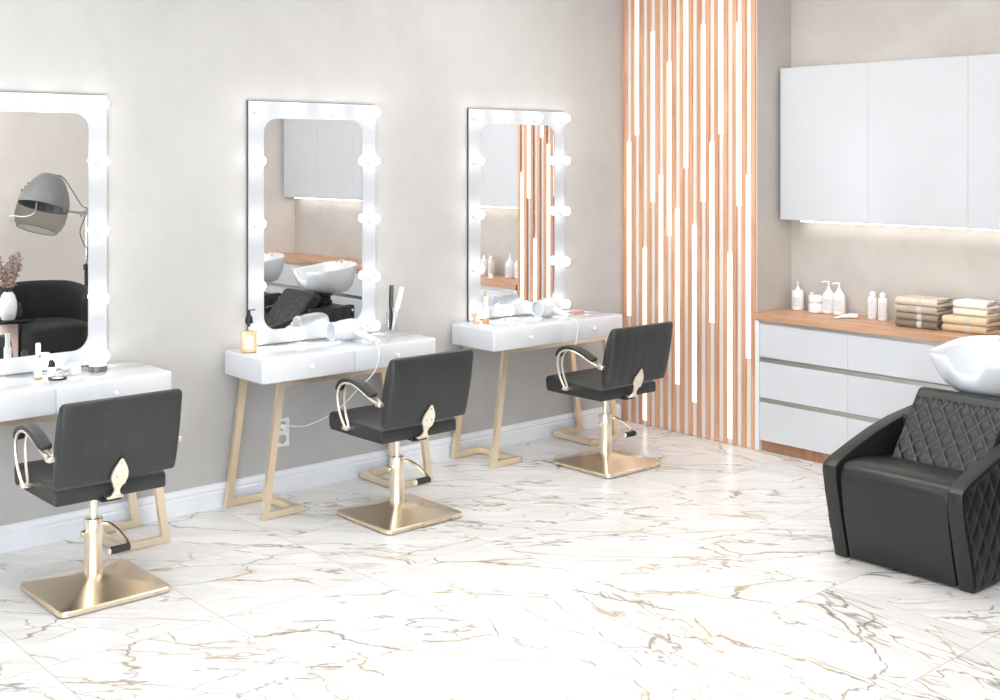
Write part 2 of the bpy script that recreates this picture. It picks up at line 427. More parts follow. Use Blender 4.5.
# ------------------------------------------------------------------ lighted mirrors
def make_mirror(label, cx):
    W, Hh = .79, 1.256
    t = thing('vanity_mirror', label, 'mirror', (cx, WALL, .790), 0, 'lighted vanity mirrors')
    # y: wall at 0, towards the room negative
    b = bm_(); box(b, -W / 2 - .002, W / 2 + .002, -.012, -.001, 0, Hh + .003); obj('backing_panel', b, 'dark_metal', t)
    b = bm_(); m0 = .088; r = .075; z0, z1 = .072, Hh - .088; x0, x1 = -W / 2 + m0, W / 2 - m0
    corners = [((x1, z1), 0, (W / 2, Hh)), ((x0, z1), 90, (-W / 2, Hh)), ((x0, z0), 180, (-W / 2, 0)), ((x1, z0), 270, (W / 2, 0))]
    inn, outs = [], []
    for (cx_, cz_), a0, oc in corners:
        sx = -1 if cx_ > 0 else 1; sz = -1 if cz_ > .5 else 1
        arc = []
        for i in range(9):
            a = math.radians(a0 + 90 * i / 8)
            arc.append((cx_ + sx * r + r * math.cos(a), cz_ + sz * r + r * math.sin(a)))
        inn.append(arc); outs.append(oc)
    F, K = -.020, -.012
    fi = [[b.verts.new((x, F, z)) for x, z in a] for a in inn]; bi = [[b.verts.new((x, K, z)) for x, z in a] for a in inn]
    fo = [b.verts.new((x, F, z)) for x, z in outs]; bo = [b.verts.new((x, K, z)) for x, z in outs]
    for c in range(4):
        d = (c + 1) % 4
        for i in range(8):
            b.faces.new((fo[c], fi[c][i], fi[c][i + 1])); b.faces.new((bi[c][i], bi[c][i + 1], fi[c][i + 1], fi[c][i]))
        b.faces.new((fo[c], fi[c][8], fi[d][0], fo[d])); b.faces.new((fi[c][8], bi[c][8], bi[d][0], fi[d][0]))
        b.faces.new((fo[c], fo[d], bo[d], bo[c]))
    obj('frame', b, 'frame_white', t, 30)
    b = bm_(); box(b, x0 - .002, x1 + .002, -.0165, -.0125, z0 - .002, z1 + .002); obj('mirror_glass', b, 'mirror', t, 10)
    spots = [(sx * .356, z - .790) for sx in (-1, 1) for z in (2.003, 1.737, 1.418, 1.100, .832)]
    spots += [(dx, z - .790) for dx in (-.119, .119) for z in (2.003, .832)]
    for x, z in spots:
        b = bm_()
        prof = [(.0001, .0)] + [(.027 * math.sin(PI * i / 12), .027 - .027 * math.cos(PI * i / 12)) for i in range(1, 9)] + [(.018, .048), (.016, .052)]
        mm = Matrix.Translation((x, F - .080, z)) @ Matrix.Rotation(-PI / 2, 4, 'X')
        lathe(b, prof, 20, mm, cap0=True); bu = obj('light_bulb', b, 'bulb', t)
        b = bm_(); lathe(b, [(.024, 0), (.024, .008), (.020, .014), (.0175, .030)], 20, Matrix.Translation((x, F, z)) @ Matrix.Rotation(PI / 2, 4, 'X'))
        obj('bulb_socket', b, 'socket', bu)
    return t
make_mirror('leftmost lighted mirror, cut off by the photo edge, reflecting the grey hood dryer', 1.921)
make_mirror('middle lighted mirror, reflecting the white wash basins', 3.460)
make_mirror('right lighted mirror nearest the slat screen, reflecting the oak slats', 4.928)

# ------------------------------------------------------------------ vanity tables
TZ = .788
def make_table(label):
    t = thing('vanity_table', label, 'table', (0, 0, 0), 0, 'white vanity tables')
    W = .530
    b = bm_(); box(b, -W, W, -.195, .180, TZ - .122, TZ, .010, 3); obj('table_body', b, 'lacquer', t)
    for s in (-1, 1):
        b = bm_(); x0, x1 = (-W + .012, -.002) if s < 0 else (.002, W - .012)
        box(b, x0, x1, -.201, -.19, TZ - .118, TZ - .012, .003, 2); d = obj('drawer', b, 'lacquer', t)
        b = bm_(); xm = (x0 + x1) / 2
        mm = Matrix.Translation((xm, -.201, TZ - .062)) @ Matrix.Rotation(PI / 2, 4, 'X')
        lathe(b, [(.005, 0), (.005, .008), (.010, .012), (.0115, .018), (.008, .024), (.001, .025)], 16, mm); obj('knob', b, 'plastic', d)
    for s in (-1, 1):   # slanted leg frames: two legs joined by a U on the floor
        b = bm_()
        for y0 in (-.150, .165):
            g = (.013 if y0 > 0 else -.012) if s < 0 else .030
            poly = [(s * (W - .016 + g), 0), (s * (W - .052 + g), 0), (s * (W - .146 + g), TZ - .122), (s * (W - .110 + g), TZ - .122)]
            prism(b, poly, y0, y0 + .026, 'Y')
            xa, xb = sorted((s * (W - .017 + g), s * (W - .250 + g * .6)))
            box(b, xa, xb, y0 + .0005, y0 + .0255, .002, .036)
        xa, xb = sorted((s * (W - .214 + g * .6), s * (W - .250 + g * .6)))
        box(b, xa, xb, -.13, .17, .003, .035)
        obj('leg_frame', b, 'gold_matt', t, 30)
    for y0 in (-.150, .165):
        b = bm_(); box(b, -W + .13, W - .09, y0 + .002, y0 + .024, TZ - .152, TZ - .122); obj('rail', b, 'gold_matt', t, 30)
    return t
TY0 = 5.2245
t1 = make_table('left white vanity table with the cosmetic jars, behind the nearest salon chair'); t1.location = (1.924, TY0, 0)
t2 = dup(t1, (3.444, TY0, 0), 'middle white vanity table with the amber pump bottle and combs in a glass')
t3 = dup(t1, (4.911, TY0, 0), 'right white vanity table beside the slat screen, with rose handled scissors on it')

# ------------------------------------------------------------------ salon chairs
def make_chair(label):
    t = thing('salon_chair', label, 'chair', (0, 0, 0), 0, 'charcoal salon chairs')
    # base: square plate rising as a hollow pyramid to the column
    b = bm_()
    def sq(h, r, z, n=4):
        pts = []
        for cx_, cy_, a0 in ((1, 1, 0), (-1, 1, 90), (-1, -1, 180), (1, -1, 270)):
            for i in range(n + 1):
                a = math.radians(a0 + 90 * i / n)
                pts.append((cx_ * (h - r) + r * math.cos(a), cy_ * (h - r) + r * math.sin(a), z))
        return pts
    dn = [(.223, .03, .001, 1), (.229, .034, .006, 1), (.229, .034, .020, 1), (.224, .032, .025, 1), (.16, .014, .037, .6), (.10, .010, .048, .3), (.06, .01, .058, .1), (.040, .014, .068, 0)]
    rings(b, [[(x, y - .014 * k, z) for x, y, z in sq(h, r, z)] for h, r, z, k in dn])
    obj('base_plate', b, 'gold', t, 25)
    b = bm_(); lathe(b, [(.036, .060), (.0365, .064), (.0365, .225), (.037, .226), (.037, .285), (.035, .290), (.030, .290), (.028, .284), (.017, .284)], 32)
    obj('column', b, 'gold_pale', t)
    b = bm_(); cyl(b, (0, 0, .28), (0, 0, .402), .0155, 20); obj('piston', b, 'gold_pale', t)
    b = bm_(); box(b, -.09, .09, -.09, .09, .400, .420, .004, 1); box(b, -.05, .03, -.20, -.08, .404, .414); obj('seat_plate', b, 'black', t)
    b = bm_(); cyl(b, (-.034, 0, .235), (-.052, 0, .235), .012, 16, bev=.003); obj('lock_knob', b, 'gold', t)
    # foot pedal lever
    b = bm_(); tube(b, spline([(.030, -.008, .262), (.052, -.025, .262), (.070, -.065, .245), (.088, -.115, .208), (.085, -.140, .192)], 6), .0085, 8)
    pd = obj('pump_lever', b, 'gold', t)
    b = bm_(); cyl(b, (.088, -.145, .190), (.008, -.145, .190), .0150, 16, bev=.002); obj('pedal_grip', b, 'rubber', pd)
    b = bm_(); cyl(b, (.008, -.145, .190), (-.001, -.145, .190), .0135, 16, bev=.002); obj('grip_cap', b, 'gold_pale', pd)
    # seat
    b = bm_(); w = .226
    prof = [(-.180, .414), (-.183, .418), (-.183, .462), (-.178, .472), (-.164, .477), (.0, .485), (.19, .498), (.236, .502), (.254, .496), (.262, .482), (.258, .440), (.252, .420), (.242, .413), (.0, .412)]
    rs = []
    for x, k in ((-w, .88), (-w + .003, .96), (-w + .009, 1.), (w - .009, 1.), (w - .003, .96), (w, .88)):
        rs.append([(x, .027 + (y - .027) * (1 - (1 - k) * .12), .446 + (z - .446) * k) for y, z in prof])
    rings(b, rs); obj('seat', b, 'leather', t, 38)
    # backrest: cushion with a lens-shaped section and shallow vertical seams
    def sec(s, k):
        # s: position along the width; k thickness scale
        pts = []
        n = 9
        for i in range(n + 1):      # rear face, bottom to top
            u = i / n; z = .508 + .304 * u
            y = -.240 - .062 * u - .010 * math.sin(PI * u)
            pts.append([y, z])
        top = [[-.297, .823], [-.281, .827], [-.265, .820]]
        front = []
        for i in range(n + 1):
            u = 1 - i / n; z = .508 + .304 * u
            y = -.196 - .062 * u + .022 * math.sin(PI * u) ** .8
            front.append([y, z])
        bot = [[-.203, .498], [-.218, .494], [-.234, .498]]
        return pts + top + front + bot
    b = bm_(); w = .246; rs = []
    seams = [-.156, -.078, 0, .078, .156]
    xs = [(-w, .45, .018), (-w + .003, .72, .009), (-w + .008, .9, .003), (-w + .016, 1, 0)]
    xs += [(s_ + d, 1 if d else .972, 0) for s_ in seams for d in (-.006, 0, .006)]
    xs += [(w - .016, 1, 0), (w - .008, .9, .003), (w - .003, .72, .009), (w, .45, .018)]
    for x, k, shrink in xs:
        row = []
        for y, z in sec(x, k):
            u = (z - .508) / .304; yc = -.218 - .062 * u + .006
            zz = z - shrink * (1 if u > .9 else (-1 if u < .1 else 0))
            row.append((x * (1 - .012 * max(0, 1 - u) * 0), yc + (y - yc) * k, zz))
        rs.append(row)
    rings(b, rs); obj('backrest', b, 'leather', t, 42)
    # leaf-shaped gold bracket tying back to seat
    outline = [(-.030, 0), (-.014, .008), (-.009, .030), (-.018, .055), (-.026, .085), (-.024, .115), (-.014, .145), (0, .172),
               (.014, .145), (.024, .115), (.026, .085), (.018, .055), (.009, .030), (.014, .008), (.030, 0)]
    outline = [(p.x, p.y * .93) for p in spline([(x * 1.38 if 0 < h < .17 else x, h, 0) for x, h in outline], 4)]
    b = bm_()
    def leafy(z):  # rear surface line the leaf follows
        u = (z - .508) / .304
        if z > .512: return -.245 - .062 * u - .010 * math.sin(PI * min(1, u))
        return -.245 + (.512 - z) * .42 if z < .47 else -.245 + (.512 - z) * .2
    base_z = .425
    A = [[b.verts.new((x, leafy(base_z + h) - .002, base_z + h)) for x, h in outline], [b.verts.new((x * .93, leafy(base_z + h) - .010, base_z + h)) for x, h in outline]]
    n = len(outline)
    for i in range(n): b.faces.new((A[0][i], A[0][(i + 1) % n], A[1][(i + 1) % n], A[1][i]))
    for row, rev in ((A[1], False), (A[0], True)):
        for i in range(n // 2):
            q = [row[i], row[i + 1], row[n - 2 - i], row[n - 1 - i]]
            q = list(dict.fromkeys(q))
            if len(q) > 2: b.faces.new(q if not rev else q[::-1])
    lf = obj('leaf_bracket', b, 'gold_pale', t, 30)
    b = bm_()
    for x, h in ((0, .14), (-.014, .085), (.014, .085)):
        z = base_z + h; cyl(b, (x, leafy(z) - .009, z), (x, leafy(z) - .0125, z), .0035, 10)
    obj('bracket_screw', b, 'gold', lf)
    b = bm_(); box(b, -.034, .034, -.215, -.17, .414, .424, .003, 1); obj('bracket_foot', b, 'gold_pale', lf)
    # armrests: twin gold tubes looping from the back to the seat side, padded on top
    for s in (-1, 1):
        path = [(-.214 + (y + .214) * .92, z) for y, z in [(-.214, .610), (-.180, .618), (-.12, .638), (-.05, .664), (.02, .678), (.08, .673), (.122, .652), (.142, .615), (.142, .570), (.124, .515), (.094, .468), (.086, .455)]]
        b = bm_()
        for k in (-1, 1):
            pts = []
            for i, (y, z) in enumerate(path):
                sp = .017 * math.sin(PI * min(1, max(0, i / (len(path) - 1)))) ** .6 + .004
                pts.append((s * .252 + k * sp, y, z))
            tube(b, spline(pts, 5), .0062, 8)
        box(b, s * .252 - .022, s * .252 + .022, -.232, -.196, .600, .620, .004, 1)
        xa, xb = sorted((s * .222, s * .272))
        box(b, xa, xb, .042, .082, .447, .463, .005, 2)
        xa, xb = sorted((s * .225, s * .252))
        box(b, xa, xb, -.226, -.208, .602, .618, .003, 1)
        ar = obj('armrest', b, 'gold_pale', t)
        b = bm_()
        pp = spline([(-.150, .652), (-.10, .676), (-.04, .702), (.04, .723), (.105, .716), (.152, .690), (.172, .652)], 5)
        pp = spline([(s * .252, y, z) for y, z in [(-.214 + (y_ + .214) * .92, z_) for y_, z_ in [(-.155, .642), (-.11, .658), (-.05, .679), (.02, .693), (.085, .688), (.132, .666), (.154, .630)]]], 5)
        rr = [.55] + [.9] + [1] * (len(pp) - 4) + [.9, .55]
        rs = []
        for i, p in enumerate(pp):
            tt = (pp[min(i + 1, len(pp) - 1)] - pp[max(i - 1, 0)]).normalized()
            nn = Vector((1, 0, 0)).cross(tt) * 1.0
            if nn.z < 0: nn = -nn
            kk = rr[i]
            ring = []
            for j in range(14):
                a = 2 * PI * j / 14
                ca, sa = math.cos(a), math.sin(a)
                ring.append(p + Vector((1, 0, 0)) * (.028 * kk * math.copysign(abs(ca) ** .6, ca)) + nn * (.013 * kk * math.copysign(abs(sa) ** .7, sa)))
            rs.append(ring)
        rings(b, rs); obj('arm_pad', b, 'leather', ar)
    return t
c1 = make_chair('nearest charcoal salon chair on a gold base, at the left end of the row'); c1.location = (1.964, 4.730, 0)
c2 = dup(c1, (3.489, 4.727, 0), 'middle charcoal salon chair, in front of the table with the amber pump bottle')
c3 = dup(c1, (4.967, 4.727, 0), 'charcoal salon chair farthest right, standing before the slat screen')

# ------------------------------------------------------------------ outlet
t = thing('wall_outlet', 'white double wall socket low on the wall under the middle table', 'wall socket', (3.268, WALL, .317))
b = bm_(); box(b, -.047, .043, -.010, -.0005, -.074, .074, .003, 2); obj('cover_plate', b, 'plastic', t)
for z in (.034, -.034):
    b = bm_(); lathe(b, [(.024, 0), (.024, .003), (.020, .003), (.019, .001), (.0005, .001)], 20, Matrix.Translation((0, -.0095, z)) @ Matrix.Rotation(PI / 2, 4, 'X')); obj('socket', b, 'alu', t)

# ------------------------------------------------------------------ hair dryers
def make_dryer(label, a, bvec, handle_dir, hl, cord, plug=None):
    """a: nozzle end, bvec: rear end of the barrel"""
    t = thing('hair_dryer', label, 'hair dryer', a, 0, 'white hair dryers')
    A, Bv = Vector((0, 0, 0)), Vector(bvec) - Vector(a); L = Bv.length
    q = Bv.to_track_quat('Z', 'Y').to_matrix().to_4x4()
    b = bm_(); lathe(b, [(.046, .04), (.052, .055), (.056, .10), (.057, L * .7), (.052, L * .88), (.044, L * .97), (.02, L), (.001, L)], 28, q); obj('dryer_body', b, 'dryer', t)
    b = bm_(); lathe(b, [(.044, .062), (.047, .04), (.048, 0), (.043, 0), (.042, .05), (.001, .052)], 28, q); obj('nozzle', b, 'dryer', t)
    hd = Vector(handle_dir).normalized(); h0 = Bv * .68 + hd * .03; h1 = Bv * .68 + hd * hl
    b = bm_(); pts = spline([h0, h0.lerp(h1, .35), h0.lerp(h1, .7), h1], 4); tube(b, pts, [.021] * 3 + [.019] * (len(pts) - 5) + [.017, .013], 14); obj('handle', b, 'dryer', t)
    b = bm_(); m = h0.lerp(h1, .35) + Vector((0, 0, .018)); box(b, m.x - .006, m.x + .006, m.y - .012, m.y + .012, m.z - .004, m.z + .004, .002, 1); obj('switch', b, 'label', t)
    pts = spline([h1] + [Vector(c) - Vector(a) for c in cord], 8)
    b = bm_(); tube(b, pts, .0032, 6); cd = obj('power_cord', b, 'cord', t)
    if plug:
        p = Vector(plug) - Vector(a)
        b = bm_(); cyl(b, p, p + Vector((0, -.03, 0)), .017, 16, bev=.003); obj('plug', b, 'plastic', t)
    return t
make_dryer('white hair dryer on the middle table, plugged into the wall socket', (3.455, 5.262, TZ + .058), (3.640, 5.262, TZ + .058),
           (-.04, -1, -.14), .24,
           [(3.560, 5.00, TZ + .010), (3.566, 4.985, TZ - .03), (3.54, 4.985, TZ - .12), (3.475, 5.04, .575), (3.415, 5.16, .45), (3.35, 5.32, .362), (3.30, 5.405, .351), (3.272, 5.402, .351)],
           (3.268, WALL - .011, .351))
make_dryer('white hair dryer on the right table, beside the rose handled scissors', (4.905, 5.235, TZ + .058), (5.075, 5.268, TZ + .058),
           (.02, -1, -.24), .18,
           [(5.005, 5.095, TZ + .008), (5.02, 5.035, TZ + .006), (5.022, 5.005, TZ - .03), (5.0, 4.998, TZ - .12), (5.0, 5.02, TZ - .165), (5.03, 5.15, TZ - .17), (5.06, 5.33, TZ - .17), (5.08, 5.425, TZ - .16)])

# ------------------------------------------------------------------ small things on the tables
def mat_label(bm, r, z0, z1, a0, a1, n=10):
    rs = [[(r * math.cos(a0 + (a1 - a0) * i / n), r * math.sin(a0 + (a1 - a0) * i / n), z) for i in range(n + 1)] for z in (z0, z1)]
    rings(bm, rs, False, False, close=False)
CAMDIR = -PI * .72   # side of a bottle that faces the room
def lines_on(t, r, zs, a=CAMDIR, half=.5):
    b = bm_()
    for z0, z1, h in zs: mat_label(b, r, z0, z1, a - h * half, a + h * half, 6)
    return obj('label_print', b, 'print', t)

t = thing('pump_bottle', 'amber soap bottle with black pump at the left end of the middle table', 'bottle', (2.983, 5.276, TZ + .001))
b = bm_(); lathe(b, [(.036, 0), (.041, .004), (.042, .012), (.042, .094), (.039, .102), (.020, .106)], 32); obj('bottle_body', b, 'amber', t)
b = bm_(); mat_label(b, .0425, .018, .082, CAMDIR - .55, CAMDIR + .75); lb = obj('label', b, 'amber_label', t)
lines_on(lb, .0428, [(.066, .070, .7), (.040, .042, .9), (.030, .032, .9)], CAMDIR + .1)
b = bm_(); lathe(b, [(.013, .104), (.013, .128), (.011, .130)], 20); obj('neck', b, 'clear', t)
b = bm_(); lathe(b, [(.006, .125), (.006, .140), (.019, .142), (.020, .150), (.017, .172), (.009, .184), (.007, .200), (.009, .202), (.009, .208), (.002, .210)], 20)
tube(b, spline([(0, 0, .203), (.02, .01, .206), (.045, .022, .203)], 4), .0042, 8); obj('pump', b, 'black', t)

t = thing('spray_bottle', 'slim clear lotion bottle with white cap on the left table', 'bottle', (1.927, 5.238, TZ + .001))
b = bm_(); lathe(b, [(.015, 0), (.0165, .002), (.0165, .008)], 20); obj('bottle_foot', b, 'amber_dark', t)
b = bm_(); lathe(b, [(.0165, .008), (.0165, .088), (.013, .094)], 20); obj('bottle_body', b, 'bottle', t)
b = bm_(); lathe(b, [(.0135, .093), (.0135, .103)], 20); obj('collar', b, 'alu', t)
b = bm_(); lathe(b, [(.011, .103), (.011, .150), (.009, .156), (.001, .157)], 20); obj('cap', b, 'bottle', t)
t = thing('cream_pot', 'small white pot with round black dome lid on the left table', 'pot', (1.995, 5.262, TZ + .001))
b = bm_(); lathe(b, [(.017, 0), (.019, .003), (.019, .038), (.016, .042)], 20); obj('pot_body', b, 'bottle', t)
b = bm_(); lathe(b, [(.0165, .042), (.0165, .055), (.014, .066), (.008, .073), (.001, .075)], 20); obj('lid', b, 'black', t)
t = thing('compact_case', 'flat round black powder compact lying at the front of the left table', 'compact', (1.990, 5.178, TZ + .001))
b = bm_(); lathe(b, [(.036, 0), (.040, .002), (.040, .006), (.032, .007), (.031, .005)], 28, cap1=False); obj('case_ring', b, 'black', t)
b = bm_(); lathe(b, [(.031, .004), (.0312, .0055), (.001, .0058)], 24, Matrix.Diagonal((.8, .8, 1, 1))); obj('powder', b, 'bottle', t)
t = thing('glass_jar', 'clear glass cosmetic jar between the dome lid pot and the white jar', 'jar', (2.048, 5.235, TZ + .001))
b = bm_(); lathe(b, [(.020, 0), (.022, .003), (.022, .026), (.019, .030)], 22); obj('jar_body', b, 'clear', t)
b = bm_(); lathe(b, [(.0195, .030), (.0195, .040), (.001, .041)], 22); obj('lid', b, 'bottle', t)
t = thing('cream_jar', 'wide white cream jar near the mirror corner on the left table', 'jar', (2.092, 5.245, TZ + .001))
b = bm_(); lathe(b, [(.024, 0), (.026, .003), (.026, .030), (.023, .033)], 22); obj('jar_body', b, 'bottle', t)
b = bm_(); lathe(b, [(.0265, .033), (.0265, .048), (.024, .050), (.001, .050)], 22); obj('lid', b, 'plastic', t)
t = thing('round_tin', 'round grey tin with a white top, rightmost on the left table', 'tin', (2.205, 5.262, TZ + .001))
b = bm_(); lathe(b, [(.040, 0), (.042, .002), (.042, .022), (.040, .024)], 28); obj('tin_body', b, 'grey_tin', t)
b = bm_(); lathe(b, [(.0395, .024), (.038, .027), (.001, .027)], 28); obj('lid', b, 'bottle', t)
t = tag(obj('hair_clip', prism(bm_(), [(-.008, -.002), (.006, -.003), (.010, 0), (.006, .003), (-.008, .002)], 0, .003, 'Z'), 'grey_tin'), 'tiny grey hair clip lying left of the round tin', 'hair clip')
t.location = (2.145, 5.262, TZ + .001)

t = thing('glass_tumbler', 'clear tall glass holding combs on the middle table', 'glass', (3.912, 5.352, TZ + .001))
b = bm_(); lathe(b, [(.026, .0), (.028, .002), (.030, .118), (.0285, .118), (.0265, .008), (.001, .007)], 28); obj('vessel', b, 'clear', t)
def make_comb(label, base, top, mat, w=.024):
    t = thing('comb', label, 'comb', base, 0, 'combs in the glass')
    d = Vector(top) - Vector(base); L = d.length
    zz = d.normalized(); yy = Vector((.83, -.56, 0)); yy = (yy - zz * yy.dot(zz)).normalized(); xx = yy.cross(zz)
    q = Matrix((xx, yy, zz)).transposed().to_4x4()
    b = bm_(); tube(b, [(0, 0, .0), (0, 0, L * .12), (0, 0, L * .3), (0, 0, L * .46), (0, 0, L * .50)], [.005, .009, .012, .009, .006], 10, .5, 1); 
    b.transform(q); obj('comb_handle', b, mat, t)
    b = bm_(); box(b, -.003, .003, -.012, -.003, L * .48, L, .001, 1)
    b.transform(q); obj('spine', b, mat, t)
    b = bm_(); n = 34
    for i in range(n):
        z = L * .51 + (L * .485) * i / (n - 1); box(b, -.0015, .0015, -.004, w - .011, z - .0013, z + .0013)
    b.transform(q); k = obj('teeth', b, mat, t); k['kind'] = 'stuff'
    return t
make_comb('black comb standing upright in the glass tumbler', (3.905, 5.352, TZ + .013), (3.907, 5.345, TZ + .262), 'black')
make_comb('white comb leaning right in the glass tumbler', (3.915, 5.352, TZ + .013), (3.985, 5.352, TZ + .245), 'plastic')

t = thing('perfume_bottle', 'small amber bottle at the left end of the right table', 'bottle', (4.495, 5.315, TZ + .001))
b = bm_(); box(b, -.016, .016, -.013, .013, 0, .055, .004, 2); obj('bottle_body', b, 'amber', t)
b = bm_(); box(b, -.012, .012, -.0138, -.0128, .012, .046); lb = obj('label', b, 'label', t)
b = bm_(); cyl(b, (0, 0, .055), (0, 0, .068), .006, 14); cyl(b, (0, 0, .068), (0, 0, .086), .0042, 12, bev=.001); obj('sprayer', b, 'steel', t)
t = thing('dropper_bottle', 'tall slim clear bottle with amber foot and gold tip on the right table', 'bottle', (4.553, 5.300, TZ + .001))
b = bm_(); lathe(b, [(.019, 0), (.021, .002), (.021, .026), (.018, .029)], 22); obj('bottle_foot', b, 'amber_dark', t)
b = bm_(); lathe(b, [(.017, .028), (.017, .115), (.010, .125)], 22); obj('bottle_body', b, 'clear', t)
b = bm_(); lathe(b, [(.0105, .124), (.0095, .155)], 18); obj('neck', b, 'bottle', t)
b = bm_(); lathe(b, [(.0085, .155), (.0085, .178), (.006, .184), (.001, .185)], 18); obj('tip', b, 'amber_dark', t)
t = thing('lipstick_tube', 'slim white cosmetic tube standing behind the amber bottles by the right mirror', 'tube', (4.625, 5.375, TZ + .001))
b = bm_(); lathe(b, [(.012, 0), (.012, .07), (.0105, .072)], 18); obj('tube_body', b, 'bottle', t)
b = bm_(); lathe(b, [(.0105, .072), (.0105, .145), (.008, .152), (.001, .153)], 18); obj('cap', b, 'plastic', t)
def make_scissors(label, loc, rz):
    t = thing('scissors', label, 'scissors', loc, rz)
    b = bm_()
    for s in (-1, 1):
        ring = [(-.055 + .026 * math.cos(a), s * .017 + .014 * math.sin(a), .004) for a in [2 * PI * i / 20 for i in range(20)]]
        rs = []
        for i, p in enumerate(ring):
            p = Vector(p); c = Vector((-.055, s * .017, .004)); u = (p - c).normalized()
            rs.append([p + u * (.0032 * math.cos(a)) + Vector((0, 0, .0032 * math.sin(a))) for a in [2 * PI * j / 8 for j in range(8)]])
        rings(b, rs, loop=True)
        tube(b, [(-.030, s * .010, .004), (0, -s * .002, .004)], .0034, 8)
    obj('handle', b, 'rose', t)
    for s in (-1, 1):
        b = bm_(); prism(b, [(-.005, -.004), (.02, -.005), (.075, s * .004), (.02, .005), (-.005, .004)], .002 if s < 0 else .0045, .004 if s < 0 else .0065, 'Z'); obj('blade', b, 'steel', t)
    return t
make_scissors('rose handled scissors lying on the right table beside the hair dryer', (5.325, 5.235, TZ + .001), math.radians(-78)).scale = (1.3, 1.5, 1.2)

# ------------------------------------------------------------------ alcove: drawer units, worktop, wall units
CZ = .824; CF = 5.885
for i in range(6):
    y1 = 4.333 - .6 * i; y0 = y1 - .5990
    lab = ['leftmost white gloss drawer unit, next to the slat screen', 'second white gloss drawer unit from the slat screen, under the grey towels',
           'third white gloss drawer unit from the slat screen, behind the nearer wash unit', 'fourth white gloss drawer unit from the slat screen, seen in the middle mirror',
           'fifth white gloss drawer unit from the slat screen, seen between basins in the mirror', 'white gloss drawer unit at the far end by the front wall'][i]
    t = thing('drawer_cabinet', lab, 'cabinet', (CF, (y0 + y1) / 2, 0), 0, 'white drawer units under the oak worktop')
    h = (y1 - y0) / 2
    b = bm_(); box(b, .024, ALX - CF - .004, -h, h, .064, CZ - .042); obj('carcass', b, 'carcass', t)
    b = bm_(); box(b, .022, .05, -h, h, .001, .064); obj('plinth', b, 'plinth', t)
    for z0, z1 in ((.566, .762), (.322, .536), (.068, .296)):
        b = bm_(); box(b, 0, .020, -h + .0002, h - .0002, z0, z1, .0006, 1); d = obj('drawer', b, 'gloss_door', t)
        b = bm_(); box(b, .006, .0235, -h, h, z1 + .001, z1 + .022); box(b, .001, .006, -h, h, z1 + .001, z1 + .005); obj('grip_profile', b, 'alu', d)
b = bm_(); box(b, -.012, -.002, -.3, .3, 0, .1)
b.free()
b = bm_(); box(b, CF - .006, ALX - .004, 4.3345, RETY - .001, .002, CZ - .042); tag(obj('end_panel', b, 'carcass'), 'narrow white end panel between slat screen and drawer unit', 'panel')
b = bm_(); box(b, CF - .014, ALX - .002, ENDY + .003, RETY - .002, CZ - .040, CZ, .0015, 1)
tag(obj('worktop', b, 'worktop'), 'long oak worktop over the white drawer units', 'worktop')
WF, WZ0, WZ1 = 6.098, 1.378, 2.300
for i in range(6):
    y1 = 4.336 - .6 * i; y0 = y1 - .5990; h = (y1 - y0) / 2
    lab = ['leftmost white wall cabinet, next to the slat screen', 'second white wall cabinet from the slat screen, above the grey towels', 'third white wall cabinet from the slat screen, cut off by the right photo edge',
           'fourth white wall cabinet from the slat screen, seen in the mirrors', 'fifth white wall cabinet from the slat screen, seen in the middle mirror', 'white wall cabinet at the far end, seen at the left of the middle mirror'][i]
    t = thing('wall_cabinet', lab, 'cabinet', (WF, (y0 + y1) / 2, WZ0), 0, 'white wall cabinets above the worktop')
    b = bm_(); box(b, .021, ALX - WF - .003, -h, h, .006, WZ1 - WZ0); obj('carcass', b, 'carcass', t)
    b = bm_(); box(b, 0, .019, -h + .0002, h - .0002, 0, WZ1 - WZ0, .0006, 1); obj('door', b, 'door_matt', t)
t = thing('under_cabinet_light', 'thin warm light strip under the white wall cabinets', 'light strip', (6.20, 2.5, WZ0 - .012))
b = bm_(); box(b, -.012, .012, -1.72, 1.76, .004, .0181); obj('profile', b, 'alu', t)
b = bm_(); box(b, -.009, .009, -1.715, 1.755, -.001, .004); obj('diffuser', b, 'led_strip', t)

# things on the worktop
def pump_bottle(label, loc, r, hb, ht, rz, sh=.72):
    t = thing('pump_dispenser', label, 'bottle', loc, 0, 'white pump bottles on the worktop')
    b = bm_(); lathe(b, [(r - .006, 0), (r - .001, .004), (r, .010), (r, hb * sh), (r * .93, hb * (sh + .08)), (r * .55, hb * max(.93, sh + .11)), (r * .36, hb), (r * .34, hb + .006)], 28); obj('bottle_body', b, 'bottle', t)
    b = bm_(); mat_label(b, r + .0004, hb * .16, hb * .64, PI - .75, PI + .95); lb = obj('label', b, 'label', t)
    lines_on(lb, r + .0008, [(hb * .52, hb * .55, .9), (hb * .40, hb * .42, .7), (hb * .24, hb * .26, .8)], PI + .25)
    b = bm_(); lathe(b, [(.010, hb + .004), (.010, hb + .014), (.005, hb + .016), (.0045, ht - .008), (.008, ht - .006), (.008, ht), (.001, ht + .001)], 16)
    tube(b, [(0, 0, ht - .003), (.016 * math.cos(rz), .016 * math.sin(rz), ht - .002), (.040 * math.cos(rz), .040 * math.sin(rz), ht - .006)], .0042, 8); obj('pump', b, 'bottle', t)
pump_bottle('white pump bottle farthest left on the worktop, by the wall corner', (6.190, 4.272, CZ + .001), .036, .128, .172, -2.6, .85)
pump_bottle('white pump bottle just right of the squat white jar', (6.185, 4.052, CZ + .001), .036, .145, .192, 2.2)
pump_bottle('white pump bottle on the right of the tight left cluster, touching its twin', (6.168, 3.970, CZ + .001), .038, .145, .190, 2.2)
t = thing('slim_tube', 'slim white upright tube bottle left of the squat jar', 'tube', (6.205, 4.182, CZ + .001))
